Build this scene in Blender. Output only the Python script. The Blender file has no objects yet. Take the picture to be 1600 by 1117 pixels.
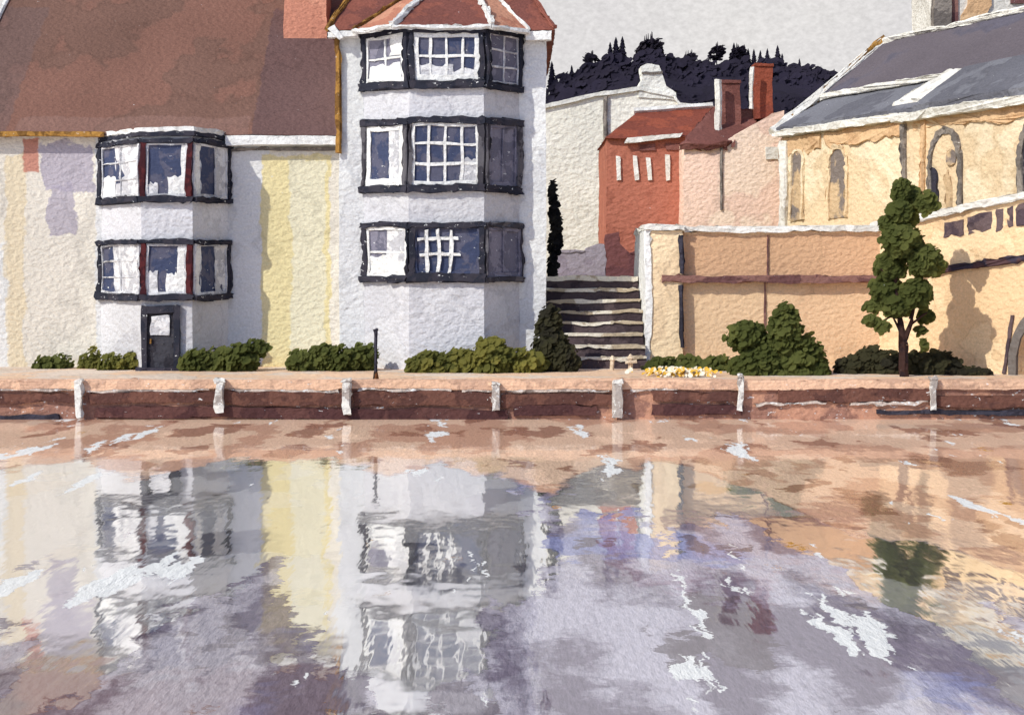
import bpy, bmesh, math, random
from mathutils import Vector, noise

random.seed(7)
F, E, HY = 2430.0, 3.56, 430.0            # lens in photo pixels, eye height over the water, horizon row


def X(px, d): return (px - 800.0) / F * d
def Z(py, d): return E - (py - HY) / F * d


SC = bpy.context.scene
COL = SC.collection
GROUND = 0.91                             # terrace level
UPPER = 3.47                              # level of the town behind the steps


def lin(c):
    return tuple((v / 12.92 if v <= 0.04045 else ((v + 0.055) / 1.055) ** 2.4) for v in (x / 255.0 for x in c))


# ------------------------------------------------------------------ materials
PAPER = (226, 228, 226)


class NT:
    def __init__(s, name):
        s.m = bpy.data.materials.new(name); s.m.use_nodes = True
        s.t = s.m.node_tree; s.t.nodes.clear()
        s.out = s.t.nodes.new('ShaderNodeOutputMaterial')

    def n(s, typ, props=None, **inp):
        nd = s.t.nodes.new(typ)
        for k, v in (props or {}).items(): setattr(nd, k, v)
        for k, v in inp.items():
            key = int(k[1:]) if k[0] == 'i' and k[1:].isdigit() else k.replace('_', ' ')
            s.set(nd.inputs[key], v)
        return nd

    def set(s, sock, v):
        if isinstance(v, bpy.types.NodeSocket): s.t.links.new(v, sock)
        elif isinstance(v, tuple) and sock.type == 'RGBA' and len(v) == 3: sock.default_value = (*v, 1)
        else: sock.default_value = v

    def math(s, op, a, b=0.0, c=0.0, clamp=False):
        nd = s.n('ShaderNodeMath', {'operation': op, 'use_clamp': clamp}); s.set(nd.inputs[0], a); s.set(nd.inputs[1], b); s.set(nd.inputs[2], c)
        return nd.outputs[0]

    def vmath(s, op, a, b=(0, 0, 0), scale=None):
        nd = s.n('ShaderNodeVectorMath', {'operation': op}); s.set(nd.inputs[0], a); s.set(nd.inputs[1], b)
        if scale is not None: s.set(nd.inputs['Scale'], scale)
        return nd.outputs[0]

    def step(s, v, a, b, lo=0.0, hi=1.0):
        nd = s.n('ShaderNodeMapRange', {'interpolation_type': 'SMOOTHSTEP'})
        s.set(nd.inputs[0], v); s.set(nd.inputs[1], a); s.set(nd.inputs[2], b); s.set(nd.inputs[3], lo); s.set(nd.inputs[4], hi)
        return nd.outputs[0]

    def lerp(s, v, a, b, lo, hi):
        nd = s.n('ShaderNodeMapRange')
        s.set(nd.inputs[0], v); s.set(nd.inputs[1], a); s.set(nd.inputs[2], b); s.set(nd.inputs[3], lo); s.set(nd.inputs[4], hi)
        return nd.outputs[0]

    def mix(s, f, a, b, mode='MIX'):
        nd = s.n('ShaderNodeMix', {'data_type': 'RGBA', 'blend_type': mode})
        s.set(nd.inputs[0], f); s.set(nd.inputs[6], a); s.set(nd.inputs[7], b)
        return nd.outputs[2]

    def noise(s, vec, scale, detail=3.0, rough=0.5, dist=0.0):
        nd = s.n('ShaderNodeTexNoise', None, Vector=vec, Scale=scale, Detail=detail, Roughness=rough, Distortion=dist)
        return nd

    def pos(s): return s.n('ShaderNodeNewGeometry').outputs['Position']


def wash(name, base, alt=None, k=1.0, amt=0.7, ws=0.5, speck=0.012, patches=(), bump=1.0, gran=0.13, thin=0.0, edge=0.14, rough=0.95, off=0.0):
    """pigment laid in uneven, granulating layers over a rough pale ground; everything is fixed to the surface"""
    g = NT(name)
    base = lin(base); alt = lin(alt) if alt else tuple(v * 0.82 for v in base)
    p0 = g.pos(); p = g.vmath('ADD', p0, (off, off * 0.7, off * 1.3))
    w = g.noise(p, 1.3 / k, 5, 0.6).outputs['Color']
    wv = g.vmath('SUBTRACT', w, (0.5, 0.5, 0.5))
    wp = g.vmath('ADD', p, g.vmath('SCALE', wv, scale=0.9 * k))
    n1 = g.noise(wp, ws / k, 3, 0.55).outputs['Fac']
    mask = g.math('MULTIPLY', g.step(n1, 0.475, 0.525), amt)
    col = g.mix(mask, base, alt)
    # darker rim where a layer dried
    rim = g.math('SUBTRACT', 1.0, g.math('DIVIDE', g.math('ABSOLUTE', g.math('SUBTRACT', n1, 0.52)), 0.018), clamp=True)
    rimv = g.math('SUBTRACT', 1.0, g.math('MULTIPLY', rim, edge))
    soft = g.lerp(g.noise(p, 0.3 / k, 2).outputs['Fac'], 0.3, 0.7, 0.88, 1.1)
    gr = g.lerp(g.noise(p, 17.0 / k, 3, 0.65).outputs['Fac'], 0.28, 0.72, 1.0 - gran, 1.0 + gran)
    mul = g.math('MULTIPLY', g.math('MULTIPLY', rimv, soft), gr)
    pw = g.vmath('ADD', p, g.vmath('SCALE', wv, scale=0.32 * k))
    wf = g.vmath('SUBTRACT', g.noise(p, 5.0 / k, 5, 0.65).outputs['Color'], (0.5, 0.5, 0.5)) if patches else None
    for (x0, x1, z0, z1, c, st, ragged) in patches:
        q = g.vmath('ADD', g.vmath('ADD', p0, g.vmath('SCALE', wv, scale=ragged * k)), g.vmath('SCALE', wf, scale=.22 * k))
        sp = g.n('ShaderNodeSeparateXYZ', None, Vector=q)
        m = g.math('MULTIPLY', g.step(sp.outputs[0], x0 - .03, x0 + .03), g.step(sp.outputs[0], x1 - .03, x1 + .03, 1.0, 0.0))
        m2 = g.math('MULTIPLY', g.step(sp.outputs[2], z0 - .03, z0 + .03), g.step(sp.outputs[2], z1 - .03, z1 + .03, 1.0, 0.0))
        mm = g.math('MULTIPLY', g.math('MULTIPLY', m, m2), st)
        col = g.mix(mm, col, lin(c))
    cc = g.n('ShaderNodeCombineXYZ', None, X=mul, Y=mul, Z=mul).outputs[0]
    col = g.mix(1.0, col, cc, 'MULTIPLY')
    if speck > 0:
        sv = g.n('ShaderNodeMapping', None, Vector=pw, Scale=(1.0, 1.0, 2.2)).outputs[0]
        sn = g.noise(sv, 5.5 / k, 6, 0.68).outputs['Fac']
        th = 0.72 - speck
        col = g.mix(g.step(sn, th, th + 0.015), col, lin(PAPER))
    bn = g.noise(g.n('ShaderNodeMapping', None, Vector=p, Rotation=(0, .6, 0), Scale=(1.0, 1.0, 1.35)).outputs[0], 6.2 / k, 2, 0.45).outputs['Fac']
    bm = g.n('ShaderNodeBump', None, Strength=bump, Distance=0.055 * k, Height=bn)
    bs = g.n('ShaderNodeBsdfPrincipled', None, Base_Color=col, Roughness=rough, Normal=bm.outputs[0])
    bs.inputs['Specular IOR Level'].default_value = 0.12
    if thin > 0:                                            # leaves let light through
        tr = g.n('ShaderNodeBsdfTranslucent', None, Color=col)
        mx = g.n('ShaderNodeMixShader', None, Fac=thin); g.t.links.new(bs.outputs[0], mx.inputs[1]); g.t.links.new(tr.outputs[0], mx.inputs[2]); bs = mx
    g.t.links.new(bs.outputs[0], g.out.inputs[0])
    return g.m


M = {}
xl = lambda px: X(px, 45)
zl = lambda py: Z(py, 45)
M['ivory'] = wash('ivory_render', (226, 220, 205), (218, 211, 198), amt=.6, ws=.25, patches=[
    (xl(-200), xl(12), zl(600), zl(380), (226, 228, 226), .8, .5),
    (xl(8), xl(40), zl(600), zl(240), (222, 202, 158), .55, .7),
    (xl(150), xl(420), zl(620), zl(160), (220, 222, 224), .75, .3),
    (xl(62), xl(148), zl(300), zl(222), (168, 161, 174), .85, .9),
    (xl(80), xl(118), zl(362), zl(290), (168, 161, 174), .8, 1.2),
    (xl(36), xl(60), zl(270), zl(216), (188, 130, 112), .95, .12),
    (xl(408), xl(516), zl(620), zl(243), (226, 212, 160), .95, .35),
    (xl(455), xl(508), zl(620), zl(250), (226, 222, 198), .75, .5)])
M['white_render'] = wash('white_render', (220, 221, 218), (208, 209, 211), amt=.5, ws=.35)
M['bay_render'] = wash('white_bay_render', (204, 204, 206), (192, 192, 197), amt=.5, ws=.4, off=5)
M['roof_brown'] = wash('brown_roof_tiles', (124, 90, 78), (108, 84, 74), amt=.6, ws=.35, speck=.012, gran=.2, off=3, patches=[
    (X(413, 47), X(640, 47), 4, 11.9, (98, 76, 74), .9, .35),
    (X(-200, 46), X(30, 46), 4, 12, (108, 88, 84), .6, .5),
    (X(45, 46), X(400, 46), 7.4, 8.15, (134, 104, 94), .6, .35)])
M['roof_red'] = wash('red_brown_roof_tiles', (132, 80, 68), (112, 70, 64), amt=.7, ws=.9, gran=.2, speck=.02)
M['roof_orange'] = wash('orange_roof_tiles', (196, 142, 116), (178, 118, 96), amt=.8, ws=1.0, speck=.04, off=2)
M['lead'] = wash('pale_lead', (222, 222, 218), (192, 190, 184), amt=.6, ws=2.0)
M['ochre'] = wash('ochre_pipe', (164, 122, 62), (108, 78, 44), amt=.8, ws=2.2, speck=.06)
M['chimney'] = wash('pink_brick_chimney', (198, 140, 116), (178, 118, 98), amt=.5, ws=.7)
M['frame'] = wash('black_window_frame', (44, 46, 56), (62, 60, 68), amt=.8, ws=1.8, speck=.075, bump=.5)
M['frame_grey'] = wash('grey_window_frame', (96, 94, 98), (62, 60, 66), amt=.9, ws=1.6, speck=.03, bump=.3)
M['maroon'] = wash('maroon_mullion', (84, 40, 42), (56, 30, 36), amt=.8, ws=2.5, speck=.02, bump=.3)
M['glass'] = wash('navy_window_glass', (62, 70, 96), (92, 92, 108), amt=.8, ws=2.2, bump=.5, rough=.6, speck=.06)
M['glass_grey'] = wash('grey_window_glass', (128, 126, 140), (98, 98, 114), amt=.8, ws=2.2, bump=.5, rough=.6, speck=.06)
M['white'] = wash('white_paint', (232, 232, 228), (214, 214, 210), amt=.5, ws=2.0)
M['blind'] = wash('grey_white_blind', (216, 216, 216), (176, 176, 180), amt=.8, ws=2.4)
M['door'] = wash('charcoal_door', (64, 64, 70), (46, 44, 50), amt=.8, ws=1.8, speck=.03)
M['cream'] = wash('cream_stucco', (234, 232, 220), (228, 226, 212), k=1.7, amt=.6, ws=.5)
M['cream_roof'] = wash('pale_roof', (228, 228, 220), (206, 206, 200), k=1.7, amt=.6, ws=.8)
M['brick'] = wash('red_brick', (178, 112, 92), (164, 100, 82), k=1.4, amt=.7, ws=.6)
M['brick_roof'] = wash('rust_roof_tiles', (142, 76, 58), (118, 64, 54), k=1.4, amt=.7, ws=.8, gran=.2)
M['brown_roof'] = wash('dark_brown_roof_tiles', (112, 72, 66), (136, 92, 84), k=1.4, amt=.7, ws=.8, gran=.2, speck=.03)
M['peach'] = wash('peach_stucco', (240, 216, 194), (236, 202, 182), k=1.4, amt=.8, ws=.45)
M['stone'] = wash('ochre_stone', (234, 216, 184), (226, 200, 162), k=1.5, amt=.8, ws=.4)
M['stone_dark'] = wash('orange_stone', (216, 182, 142), (206, 168, 128), k=1.5, amt=.8, ws=.6)
M['slate'] = wash('purple_grey_slate', (102, 95, 101), (92, 90, 102), k=1.5, amt=.8, ws=.3, gran=.2)
M['slate_blue'] = wash('blue_grey_slate', (118, 119, 126), (98, 98, 106), k=1.5, amt=.8, ws=.5, gran=.2, speck=.03)
M['white_far'] = wash('pale_stone_trim', (230, 228, 220), (206, 202, 192), k=1.5, amt=.6, ws=1.2)
M['pencil'] = wash('grey_lead_pipe', (140, 132, 124), (104, 98, 94), k=1.3, amt=.8, ws=1.6, speck=.05)
M['dark_glass'] = wash('dark_church_glass', (58, 56, 66), (116, 108, 108), k=1.5, amt=.9, ws=.9)
M['grey_glass'] = wash('grey_church_glass', (126, 116, 110), (206, 178, 140), k=1.5, amt=.9, ws=.7, off=9)
M['tan'] = wash('tan_wall_stone', (226, 194, 156), (216, 180, 144), amt=.7, ws=.3, patches=[
    (X(1068, 45), X(1380, 45), Z(432, 45), Z(366, 45), (205, 164, 128), .9, .25)])
M['tan_light'] = wash('pale_tan_stone', (234, 210, 172), (228, 200, 162), amt=.6, ws=.4)
M['bridge'] = wash('bridge_stone', (230, 202, 162), (222, 188, 146), amt=.7, ws=.5)
M['course'] = wash('maroon_string_course', (136, 100, 92), (104, 72, 72), amt=.9, ws=1.0, speck=.03)
M['course_dark'] = wash('navy_string_course', (60, 54, 66), (90, 66, 66), amt=.8, ws=1.0, speck=.02)
M['iron'] = wash('dark_iron', (64, 62, 72), (48, 46, 54), amt=.8, ws=2)
M['rust'] = wash('rusty_iron', (56, 44, 38), (122, 78, 46), amt=.8, ws=2.5)
M['dark_mauve'] = wash('dark_mauve_tone', (78, 66, 72), (108, 92, 92), amt=.8, ws=1.4)
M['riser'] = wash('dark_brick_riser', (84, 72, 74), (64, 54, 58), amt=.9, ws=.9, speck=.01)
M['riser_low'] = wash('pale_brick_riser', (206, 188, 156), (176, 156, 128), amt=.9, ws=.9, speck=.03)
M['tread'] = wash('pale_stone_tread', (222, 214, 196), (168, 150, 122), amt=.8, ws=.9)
M['terrace'] = wash('pink_gravel_terrace', (226, 192, 160), (216, 202, 186), amt=.8, ws=.7, speck=.05)
M['grass_earth'] = wash('town_ground', (176, 160, 128), (136, 132, 92), k=2, amt=.8, ws=.2)
M['quay'] = wash('pink_brown_quay_brick', (184, 138, 114), (146, 108, 94), amt=.9, ws=1.1, speck=.09)
M['coping'] = wash('pale_pink_coping', (222, 184, 154), (196, 160, 136), amt=.8, ws=.8, speck=.06)
M['waling'] = wash('red_brown_timber', (108, 74, 63), (88, 60, 54), amt=.9, ws=.9, speck=.06)
M['waling_dark'] = wash('dark_brown_timber', (92, 62, 58), (76, 50, 50), amt=.9, ws=.9, speck=.045)
M['ledge'] = wash('worn_grey_ledge', (196, 182, 170), (150, 138, 130), amt=.9, ws=1.6, speck=.14)
M['post'] = wash('white_post_paint', (218, 216, 208), (160, 150, 142), amt=.9, ws=2.0, speck=.1)
M['stake'] = wash('pale_stake', (226, 208, 180), (200, 178, 150), amt=.7, ws=2.0)
M['leaf'] = wash('olive_leaves', (118, 124, 70), (98, 106, 58), amt=.9, ws=.9, bump=.1, gran=.16, edge=.2, thin=.65)
M['leaf_bright'] = wash('yellow_green_leaves', (150, 146, 78), (120, 122, 66), amt=.9, ws=.9, bump=.1, gran=.16, edge=.2, thin=.65)
M['leaf_dark'] = wash('dark_leaves', (84, 82, 60), (66, 64, 54), amt=.9, ws=.9, bump=.1, gran=.16, edge=.2, thin=.65)
M['leaf_black'] = wash('black_green_leaves', (40, 38, 36), (30, 28, 30), amt=.9, ws=1.3, bump=.1)
M['trunk'] = wash('dark_bark', (62, 44, 40), (44, 34, 36), amt=.9, ws=2.5)
M['mauve'] = wash('grey_violet_shade', (158, 150, 160), (148, 138, 150), k=1.4, amt=.8, ws=.6)
M['plum'] = wash('purple_brown_shade', (120, 78, 78), (106, 70, 74), k=1.4, amt=.8, ws=.6)
M['flower'] = wash('yellow_petals', (214, 168, 62), (232, 226, 208), amt=.9, ws=2.5, bump=.1)
M['wood'] = wash('dark_wood_foliage', (58, 54, 72), (54, 50, 66), k=9, amt=.8, ws=.5, bump=.1, gran=.12, thin=.5)
M['wood_grey'] = wash('grey_wood_foliage', (70, 64, 76), (58, 54, 70), k=9, amt=.8, ws=.5, bump=.1, gran=.12, thin=.5)


def water_material():
    g = NT('river_water')
    p = g.pos()
    sp = g.n('ShaderNodeSeparateXYZ', None, Vector=p)
    x, y = sp.outputs[0], sp.outputs[1]
    # small ripples; seen at this low angle they break a reflection into ragged blocks
    r1 = g.noise(g.n('ShaderNodeMapping', None, Vector=p, Scale=(1.6, .8, 1.0)).outputs[0], 1.0, 2, .5).outputs['Fac']
    r2 = g.noise(g.n('ShaderNodeMapping', None, Vector=p, Scale=(3.4, .45, 1.0)).outputs[0], 1.0, 3, .55).outputs['Fac']
    h = g.math('ADD', r1, g.math('MULTIPLY', r2, 0.4))
    bm = g.n('ShaderNodeBump', None, Strength=1.0, Distance=0.0085, Height=h)
    gl = g.n('ShaderNodeBsdfGlossy', None, Color=(0.97, 0.97, 0.97), Roughness=0.05, Normal=bm.outputs[0])
    w = g.vmath('SUBTRACT', g.noise(p, 1.4, 6, .68).outputs['Color'], (0.5, 0.5, 0.5))
    wp = g.vmath('ADD', p, g.vmath('MULTIPLY', w, (.8, 3.0, 0)))
    gr = g.lerp(g.noise(g.n('ShaderNodeMapping', None, Vector=p, Scale=(1, .35, 1)).outputs[0], 16, 3, .65).outputs['Fac'], .3, .7, .86, 1.14)

    def nz(sx, sy, off, detail=3, rough=.55, vec=None):
        return g.noise(g.n('ShaderNodeMapping', None, Vector=vec or wp, Location=(off, off * .37, 0), Scale=(sx, sy, 1)).outputs[0], 1.0, detail, rough).outputs['Fac']
    # painted sky and shade tones, lilac to mauve-grey, denser away from the quay
    dx = g.math('DIVIDE', g.math('SUBTRACT', x, 2.5), 3.0)
    dy = g.math('DIVIDE', g.math('SUBTRACT', y, 16.0), 8.5)
    shade_zone = g.math('SUBTRACT', 1.0, g.math('SQRT', g.math('ADD', g.math('MULTIPLY', dx, dx), g.math('MULTIPLY', dy, dy))), clamp=True)
    near = g.math('MULTIPLY', g.lerp(y, 12.5, 20.0, .15, 0.0), g.step(x, 3.0, 5.0, 1.0, 0.0))
    field = g.math('ADD', g.math('ADD', nz(.55, .13, 3, 5, .6), g.math('MULTIPLY', shade_zone, 0.46)), near)
    film = g.step(field, 0.60, 0.625)
    tone = nz(.9, .22, 11, 4)
    lil = g.mix(g.step(tone, .44, .56), lin((188, 184, 196)), lin((124, 116, 132)))
    lil = g.mix(g.math('MULTIPLY', g.step(nz(.35, .2, 23), .56, .62), .7), lil, lin((138, 146, 192)))
    lil = g.mix(g.math('MULTIPLY', g.step(nz(.6, .25, 37), .60, .615), .75), lil, lin((96, 86, 94)))
    lil = g.mix(g.math('MULTIPLY', g.step(x, -2.0, 1.0, 1.0, 0.0), .6), lil, g.mix(g.step(tone, .46, .52), lin((170, 164, 166)), lin((104, 95, 102))))
    # quay and wall reflections painted into the water as a pink-brown film
    quay_refl = g.step(g.math('ADD', g.math('ADD', y, g.math('MULTIPLY', g.math('SUBTRACT', nz(.5, .1, 51), .5), 16.0)), g.math('MULTIPLY', g.math('MAXIMUM', g.math('SUBTRACT', x, 3.6), 0.0), 4.6)), 28.6, 29.6)
    refl_col = g.mix(g.step(nz(.5, .2, 61), .50, .53), lin((234, 200, 172)), lin((206, 164, 138)))
    refl_col = g.mix(g.math('MULTIPLY', g.step(nz(.8, .3, 67), .58, .60), .8), refl_col, lin((150, 104, 84)))
    col = g.mix(quay_refl, lil, refl_col)
    col = g.mix(1.0, col, g.n('ShaderNodeCombineXYZ', None, X=gr, Y=gr, Z=gr).outputs[0], 'MULTIPLY')
    fo = g.step(nz(.9, .13, 71, 5, .62, g.vmath('ADD', p, g.vmath('MULTIPLY', w, (.5, 1.0, 0)))), .612, .619)                   # drifting pale foam
    oc = g.step(nz(1.0, 1.4, 83, 4, .6), .70, .71)                    # ochre pollen
    col = g.mix(fo, col, lin(PAPER)); col = g.mix(oc, col, lin((182, 134, 62)))
    cover = g.math('MAXIMUM', g.math('MULTIPLY', film, .74), g.math('MULTIPLY', quay_refl, .6))
    cover = g.math('MAXIMUM', g.math('MAXIMUM', cover, g.math('MULTIPLY', fo, .9)), oc)
    milk = g.step(nz(.4, .14, 91), .44, .46, .05, .22)                 # pale cloudiness in the water
    thick = g.math('GREATER_THAN', cover, milk)
    col = g.mix(thick, g.mix(gr, lin((190, 188, 190)), lin((226, 224, 220))), col)
    cover = g.math('MAXIMUM', cover, milk)
    gb = g.n('ShaderNodeBump', None, Strength=.9, Distance=.05, Height=g.noise(g.n('ShaderNodeMapping', None, Vector=p, Scale=(1, .3, 1)).outputs[0], 11, 5, .62).outputs['Fac'])
    df = g.n('ShaderNodeBsdfDiffuse', None, Color=col, Normal=gb.outputs[0])
    mx = g.n('ShaderNodeMixShader', None, Fac=cover)
    g.t.links.new(gl.outputs[0], mx.inputs[1]); g.t.links.new(df.outputs[0], mx.inputs[2])
    g.t.links.new(mx.outputs[0], g.out.inputs[0])
    return g.m


def sky_material():
    g = NT('pale_cloud_sky')
    p = g.pos()
    n = g.noise(p, .006, 4, .55).outputs['Fac']
    col = g.mix(g.step(n, .35, .65), lin((225, 222, 222)), lin((231, 228, 226)))
    gr = g.lerp(g.noise(g.n('ShaderNodeMapping', None, Vector=p, Rotation=(0, .6, 0), Scale=(1, 1, 1.5)).outputs[0], .26, 5, .62).outputs['Fac'], .32, .68, .89, 1.09)
    col = g.mix(1.0, col, g.n('ShaderNodeCombineXYZ', None, X=gr, Y=gr, Z=gr).outputs[0], 'MULTIPLY')
    em = g.n('ShaderNodeEmission', None, Color=col, Strength=SKY_EMIT)
    g.t.links.new(em.outputs[0], g.out.inputs[0])
    return g.m


EXPOSURE = 0.09
SKY_EMIT = 2.0 ** -EXPOSURE

# ------------------------------------------------------------------ mesh helpers


class MB:
    def __init__(s): s.bm = bmesh.new()

    def poly(s, pts, mi=0):
        f = s.bm.faces.new([s.bm.verts.new(p) for p in pts]); f.material_index = mi; return s

    def prism(s, pts, vec, mi=0):
        """closed solid: polygon pts pushed along vec"""
        vec = Vector(vec)
        a = [s.bm.verts.new(p) for p in pts]; b = [s.bm.verts.new(Vector(p) + vec) for p in pts]
        n = len(a)
        fs = [s.bm.faces.new(a), s.bm.faces.new(b[::-1])]
        for i in range(n): fs.append(s.bm.faces.new((a[i], b[i], b[(i + 1) % n], a[(i + 1) % n])))
        for f in fs: f.material_index = mi
        return s

    def box(s, x0, x1, y0, y1, z0, z1, mi=0):
        return s.prism([(x0, y0, z0), (x1, y0, z0), (x1, y0, z1), (x0, y0, z1)], (0, y1 - y0, 0), mi)

    def bar(s, a, b, w, mi=0, sides=6, w2=None):
        a, b = Vector(a), Vector(b); d = (b - a).normalized()
        u = d.orthogonal().normalized(); v = d.cross(u)
        w2 = w if w2 is None else w2
        r = [[s.bm.verts.new(c + (u * math.cos(t) + v * math.sin(t)) * ww) for t in [2 * math.pi * i / sides for i in range(sides)]] for c, ww in ((a, w), (b, w2))]
        s.bm.faces.new(r[0][::-1]).material_index = mi; s.bm.faces.new(r[1]).material_index = mi
        for i in range(sides): s.bm.faces.new((r[0][i], r[0][(i + 1) % sides], r[1][(i + 1) % sides], r[1][i])).material_index = mi
        return s

    def build(s, name, mats, parent=None, L=0.4, amp=0.04, fine=0.016, smooth=False, recalc=True):
        bm = s.bm
        if L:
            LL = min(L, .13)
            for e in bm.edges[:]:
                va, vb = e.verts; A = va.co.copy(); B = vb.co.copy()
                n = int((B - A).length / (LL * max(1.0, A.y / 45.0)))
                if n < 1: continue
                v = va
                for i in range(1, n + 1):
                    ne, nv = bmesh.utils.edge_split(e, v, 1.0 / (n + 2 - i)); nv.co = A.lerp(B, i / (n + 1)); v = nv
                    e = next(q for q in nv.link_edges if q.other_vert(nv) is vb)
        if amp:
            for v in bm.verts:
                c = v.co.copy(); k = max(1.0, c.y / 45.0)
                n1 = noise.noise_vector(c * (1.1 / k)); n2 = noise.noise_vector(c * (4.5 / k) + Vector((9, 4, 2))); n3 = noise.noise_vector(c * (13.0 / k) + Vector((2, 7, 5)))
                dlt = (n1 * amp + n2 * fine + n3 * fine * 1.3) * k
                v.co.x += dlt.x; v.co.z += dlt.z; v.co.y += dlt.y * .12
        if recalc: bmesh.ops.recalc_face_normals(bm, faces=bm.faces[:])
        me = bpy.data.meshes.new(name)
        if parent is not None:
            off = parent.matrix_basis.translation if parent.parent is None else Vector(parent['_o'])
            bm.transform(__import__('mathutils').Matrix.Translation(-Vector(off)))
            o = bpy.data.objects.new(name, me); o.parent = parent; o['_o'] = tuple(off)
        else:
            o = bpy.data.objects.new(name, me)
        if smooth:
            for f in bm.faces: f.smooth = True
        bm.to_mesh(me); bm.free()
        for m in (mats if isinstance(mats, (list, tuple)) else [mats]): me.materials.append(M[m] if isinstance(m, str) else m)
        COL.objects.link(o)
        return o


def tag(o, label, cat, group=None):
    o['label'] = label; o['category'] = cat
    if group: o['group'] = group
    return o


def thing(name, loc, label, cat, group=None):
    o = bpy.data.objects.new(name, None); COL.objects.link(o); o.location = loc; o.empty_display_size = .3
    return tag(o, label, cat, group)


def struct(o, kind='structure'):
    o['kind'] = kind; return o


# ------------------------------------------------------------------ setting
def grid_sheet(name, mat, x0, x1, y0, y1, z):
    return struct(MB().poly([(x0, y0, z), (x1, y0, z), (x1, y1, z), (x0, y1, z)]).build(name, mat, L=0, amp=0))


QY = 38.5
grid_sheet('water', water_material(), -500, 500, -300, QY + .6, 0.0)
mb = MB().box(-80, 80, QY + .35, 49.2, .2, GROUND); struct(mb.build('terrace', 'terrace', L=0, amp=0))
grid_sheet('ground', 'grass_earth', -900, 900, 49.0, 1000, UPPER - .02)

# sky: a tall half-dome standing far behind the town
mb = MB(); R = 950.0; nseg, nz = 40, 10
ring = []
for j in range(nz + 1):
    el = math.radians(-2 + 62 * j / nz)
    ring.append([mb.bm.verts.new((R * math.cos(el) * math.sin(a), R * math.cos(el) * math.cos(a), R * math.sin(el))) for a in [math.radians(-108 + 216 * i / nseg) for i in range(nseg + 1)]])
for j in range(nz):
    for i in range(nseg): mb.bm.faces.new((ring[j][i], ring[j][i + 1], ring[j + 1][i + 1], ring[j + 1][i]))
struct(mb.build('sky', sky_material(), L=0, amp=0, smooth=True))

# wooded hill behind the town
PROF = [(300, 150), (860, 150), (875, 122), (905, 112), (950, 90), (985, 92), (1010, 78), (1045, 90), (1070, 96), (1110, 86), (1150, 92), (1180, 90), (1230, 100), (1270, 106), (1305, 124), (1340, 150), (1500, 170), (1800, 190)]
HD = 400.0


def prof(px):
    for (a, ya), (b, yb) in zip(PROF, PROF[1:]):
        if a <= px <= b: return ya + (yb - ya) * (px - a) / (b - a)
    return 180


mb = MB(); cols = []
for i in range(76):
    px = 300 + i * 20
    xx = X(px, HD); zt = Z(prof(px) + 14, HD)
    cols.append([mb.bm.verts.new((xx, HD + dy, UPPER - .5 + (zt - UPPER) * f)) for dy, f in ((-110, 0), (-70, .45), (-30, .85), (0, 1), (60, .7), (140, 0))])
for a, b in zip(cols, cols[1:]):
    for k in range(5): mb.bm.faces.new((a[k], b[k], b[k + 1], a[k + 1]))
struct(mb.build('hill', 'wood', L=0, amp=0, smooth=True))

LIGHT = Vector((-.55, -.6, .58)).normalized()
rnd = random.Random(3)
mb = MB()


def clump(mb, c, r, rnd, n=26, flat=.8, mi=0):
    for _ in range(n):
        th = rnd.uniform(0, 6.283); ph = math.acos(rnd.uniform(-.4, 1))
        d = Vector((math.sin(ph) * math.cos(th), math.sin(ph) * math.sin(th), math.cos(ph) * flat))
        q = c + d * r * rnd.uniform(.55, 1.02)
        leaf(mb, q, d, r * rnd.uniform(.22, .42), rnd, mi)


def leaf(mb, q, d, s, rnd, mi=0, n=8):
    d = (d * .5 + LIGHT * .9 + Vector((rnd.uniform(-.5, .5), rnd.uniform(-.5, .5), rnd.uniform(-.4, .5)))).normalized()      # leaves turn to the light
    u = d.orthogonal().normalized(); v = d.cross(u); a0 = rnd.uniform(0, 6.28)
    f = mb.bm.faces.new([mb.bm.verts.new(q + (u * math.cos(a0 + 6.283 * i / n) + v * math.sin(a0 + 6.283 * i / n)) * s * rnd.uniform(.8, 1.15)) for i in range(n)])
    f.material_index = mi


for i in range(620):
    px = rnd.uniform(830, 1360); t = rnd.random() ** .7
    dy = -75 * (1 - t)
    zt = Z(prof(px) + 12, HD)
    zz = UPPER + (zt - UPPER) * (.42 + .58 * t)
    clump(mb, Vector((X(px, HD), HD + dy - 2, zz)), rnd.uniform(2.2, 3.8), rnd, 20)
struct(mb.build('woodland', 'wood', L=0, amp=0, recalc=False), 'stuff')


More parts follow.
